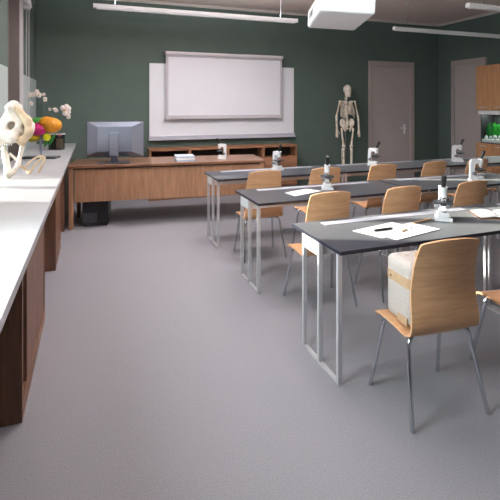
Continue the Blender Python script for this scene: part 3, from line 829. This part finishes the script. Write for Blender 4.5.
for k in range(9):
    rn = random.Random(k+50)
    y = 6.04-.06-.092*k; r = rn.uniform(.026, .040)
    bm_ = bmesh.new(); bmesh.ops.create_icosphere(bm_, subdivisions=2, radius=1)
    for v in bm_.verts:
        v.co = Vector((v.co.x*r*.8, v.co.y*r, v.co.z*r*1.1))*(1+rn.uniform(-.14, .14))
    zmin = min(v.co.z for v in bm_.verts)
    m_ = MB(); m_.bm.free(); m_.bm = bm_
    o = m_.build('rock', M['rock'], loc=(XF+.075, y, .9315-zmin))
    tag(o, 'pale grey rock on the white gravel in the aquarium', 'rock', 'rocks in the aquarium')
for k in range(14):
    rn = random.Random(k+9)
    y = 6.04-.062-.060*k
    o = thing('water_plant', 'green water plant growing behind the rocks in the aquarium', 'plant', (XF+(.135, .235)[k % 2], y, .932), 0, 'plants in the aquarium')
    m_ = MB(); n_ = 34
    for j in range(n_):
        a = 2*PI*j/n_+rn.uniform(-.2, .2); l_ = rn.uniform(.14, .31); rr = rn.uniform(.01, .052)
        ex, ey = rr*math.cos(a), rr*math.sin(a)
        m_.grid(lambda u, v: (ex*v+.016*(u-.5)*math.sin(PI*(.06+.92*v))*math.sin(a), ey*v+.046*(u-.5)*math.sin(PI*(.06+.92*v)), l_*v), 2, 6, .002)
    m_.build('leaves', M['aq_green' if k % 3 else 'aq_dark'], o, True)

# ------------------------------------------------------------------ lamps and projector under the ceiling
def pendant(x0, x1, y, label, mat='proj'):
    o = thing('pendant_light', label, 'light', (x0, y, 2.722), 0, 'linear pendant lights')
    L_ = x1-x0
    MB().box(0, L_, -.03, .03, .012, .06, .004).build('housing', M['white_metal'], o)
    MB().box(.03, L_-.03, -.024, .024, 0, .012).build('diffuser', M[mat], o)
    for s in (.25, L_-.25): MB().cyl((s, 0, .06), (s, 0, ZC-2.722), .0035, seg=6).build('cord', M['plastic_grey'], o)
    for s in (0, L_): MB().box(s-.006, s+.006, -.032, .032, .008, .062).build('end_cap', M['white_metal'], o)
pendant(.02, 2.74, 5.54, 'long white linear light above the whiteboard, left of the projector')
pendant(4.43, 7.0, 5.54, 'linear light hanging before the corner, right of the projector')
pendant(4.245, 6.9, 3.96, 'linear light nearest the viewer at the top right')
M['lit'] = plain('lit_diffuser', srgb(240, 238, 234), .5)
M['lit'].node_tree.nodes['Principled BSDF'].inputs['Emission Color'].default_value = (1, .96, .93, 1)
M['lit'].node_tree.nodes['Principled BSDF'].inputs['Emission Strength'].default_value = 3  # glow of the added out-of-view pendants
FILLS = [(1.38, 5.54, 52, 60)]
for x0, ly, p_, q_, lb in ((.02, 3.96, 20, 150, 'unseen linear light added as fill above the middle of the room'), (.02, 2.4, 8, 40, 'unseen linear light added as fill above the nearest table'), (4.2, 2.4, 0, 22, 'unseen linear light added as fill right of the nearest tables'), (.02, .9, 0, 8, 'unseen linear light added as fill above the viewer')):
    pendant(x0, x0+2.7, ly, lb, 'lit' if p_ else 'proj'); FILLS.append((x0+1.35, ly, p_, q_))  # pendants outside the view, added to brighten the room
# projector: optical axis turned towards the board
ZP = 4.13
def pix(u, v, Z):
    r = (u-250)/430.8*Z; s_, c_ = math.sin(YAW), math.cos(YAW)
    return Vector((r*c_+Z*s_, Z*c_-r*s_, 1.55-(v-105.6)/430.8*Z))
ctr = (pix(307, 28.5, ZP)+pix(355, 31.8, ZP)+pix(319.5, 10, ZP/1.19)+pix(375.6, 13, ZP/1.19))/4
pj = thing('ceiling_projector', 'white ceiling projector hanging in front of the board', 'projector', ctr, R(-19.5))
pj.rotation_euler = Euler((R(-2), R(3.5), R(-19.5)))
MB().box(-.228, .228, -.33, .33, 0, .17, .02).build('body', M['proj'], pj)
MB().cyl((-.08, .33, .09), (-.08, .36, .09), .05).build('lens', M['black'], pj, True)
MB().box(-.231, -.226, .02, .24, .05, .12).build('vent', M['plastic_grey'], pj)
MB().box(-.236, -.23, .06, .16, .065, .10, .002).build('connector_panel', M['dark_grey'], pj)
MB().cyl((0, 0, .17), (.06, .03, ZC-ctr.z+.0), .02).cyl((.06, .03, ZC-ctr.z-.03), (.06, .03, ZC-ctr.z-.008), .07).build('ceiling_mount', M['proj'], pj, True)

# ------------------------------------------------------------------ light
w = bpy.data.worlds.new('world'); sc.world = w; w.use_nodes = True
bg = w.node_tree.nodes['Background']
sky = w.node_tree.nodes.new('ShaderNodeTexSky'); sky.sky_type = 'HOSEK_WILKIE'; sky.sun_direction = Vector((-.9, .39, .22)).normalized(); sky.turbidity = 4
hs = w.node_tree.nodes.new('ShaderNodeHueSaturation'); hs.inputs['Saturation'].default_value = .25
w.node_tree.links.new(sky.outputs['Color'], hs.inputs['Color']); w.node_tree.links.new(hs.outputs['Color'], bg.inputs['Color'])
bg.inputs['Strength'].default_value = 1.0

def light(name, kind, loc, direction, energy, color, **kw):
    l = bpy.data.lights.new(name, kind); l.energy = energy; l.color = color
    for k, v in kw.items(): setattr(l, k, v)
    o = bpy.data.objects.new(name, l); col.objects.link(o); o.location = loc
    o.rotation_euler = Vector(direction).to_track_quat('-Z', 'Y').to_euler()
    return o
EL = R(12)
light('sun', 'SUN', (-6, 6, 4), (.916*math.cos(EL), -.40*math.cos(EL), -math.sin(EL)), 20.0, (1, .94, .87), angle=R(1.2))
# daylight entering each window that lies left of the frame
for i, (y0, y1) in enumerate(WINS[:2]):
    y1_ = min(y1, 4.5)
    light('window_daylight', 'AREA', (XL-.40, (y0+y1_)/2, 1.95), (1, 0, -.12), (190, 30)[i]*(y1_-y0), (.88, .94, 1.0), shape='RECTANGLE', size=(y1_-y0), size_y=2.0)
# fill lights added over and under the pendants, mostly out of view
for (lx, ly, lp, lq) in FILLS:
    light('ceiling_fill', 'AREA', (lx, ly, 2.80), (0, 0, 1), lq, (.96, .97, 1), shape='RECTANGLE', size=2.6, size_y=.05)  # upward fill added to brighten the ceiling
    if not lp: continue
    light('down_fill', 'AREA', (lx, ly, 2.715), (0, 0, -1), lp, (.96, .97, 1), shape='RECTANGLE', size=2.6, size_y=.05)
light('tank_lamp', 'AREA', (XF+.15, 6.04-.45, .856+.525), (0, 0, -1), 9, (.95, 1, .95), shape='RECTANGLE', size=.2, size_y=.8)

sc.view_settings.view_transform = 'Standard'
sc.view_settings.look = 'None'
sc.view_settings.gamma = 1
sc.view_settings.use_curve_mapping = False
sc.view_settings.exposure = -0.18
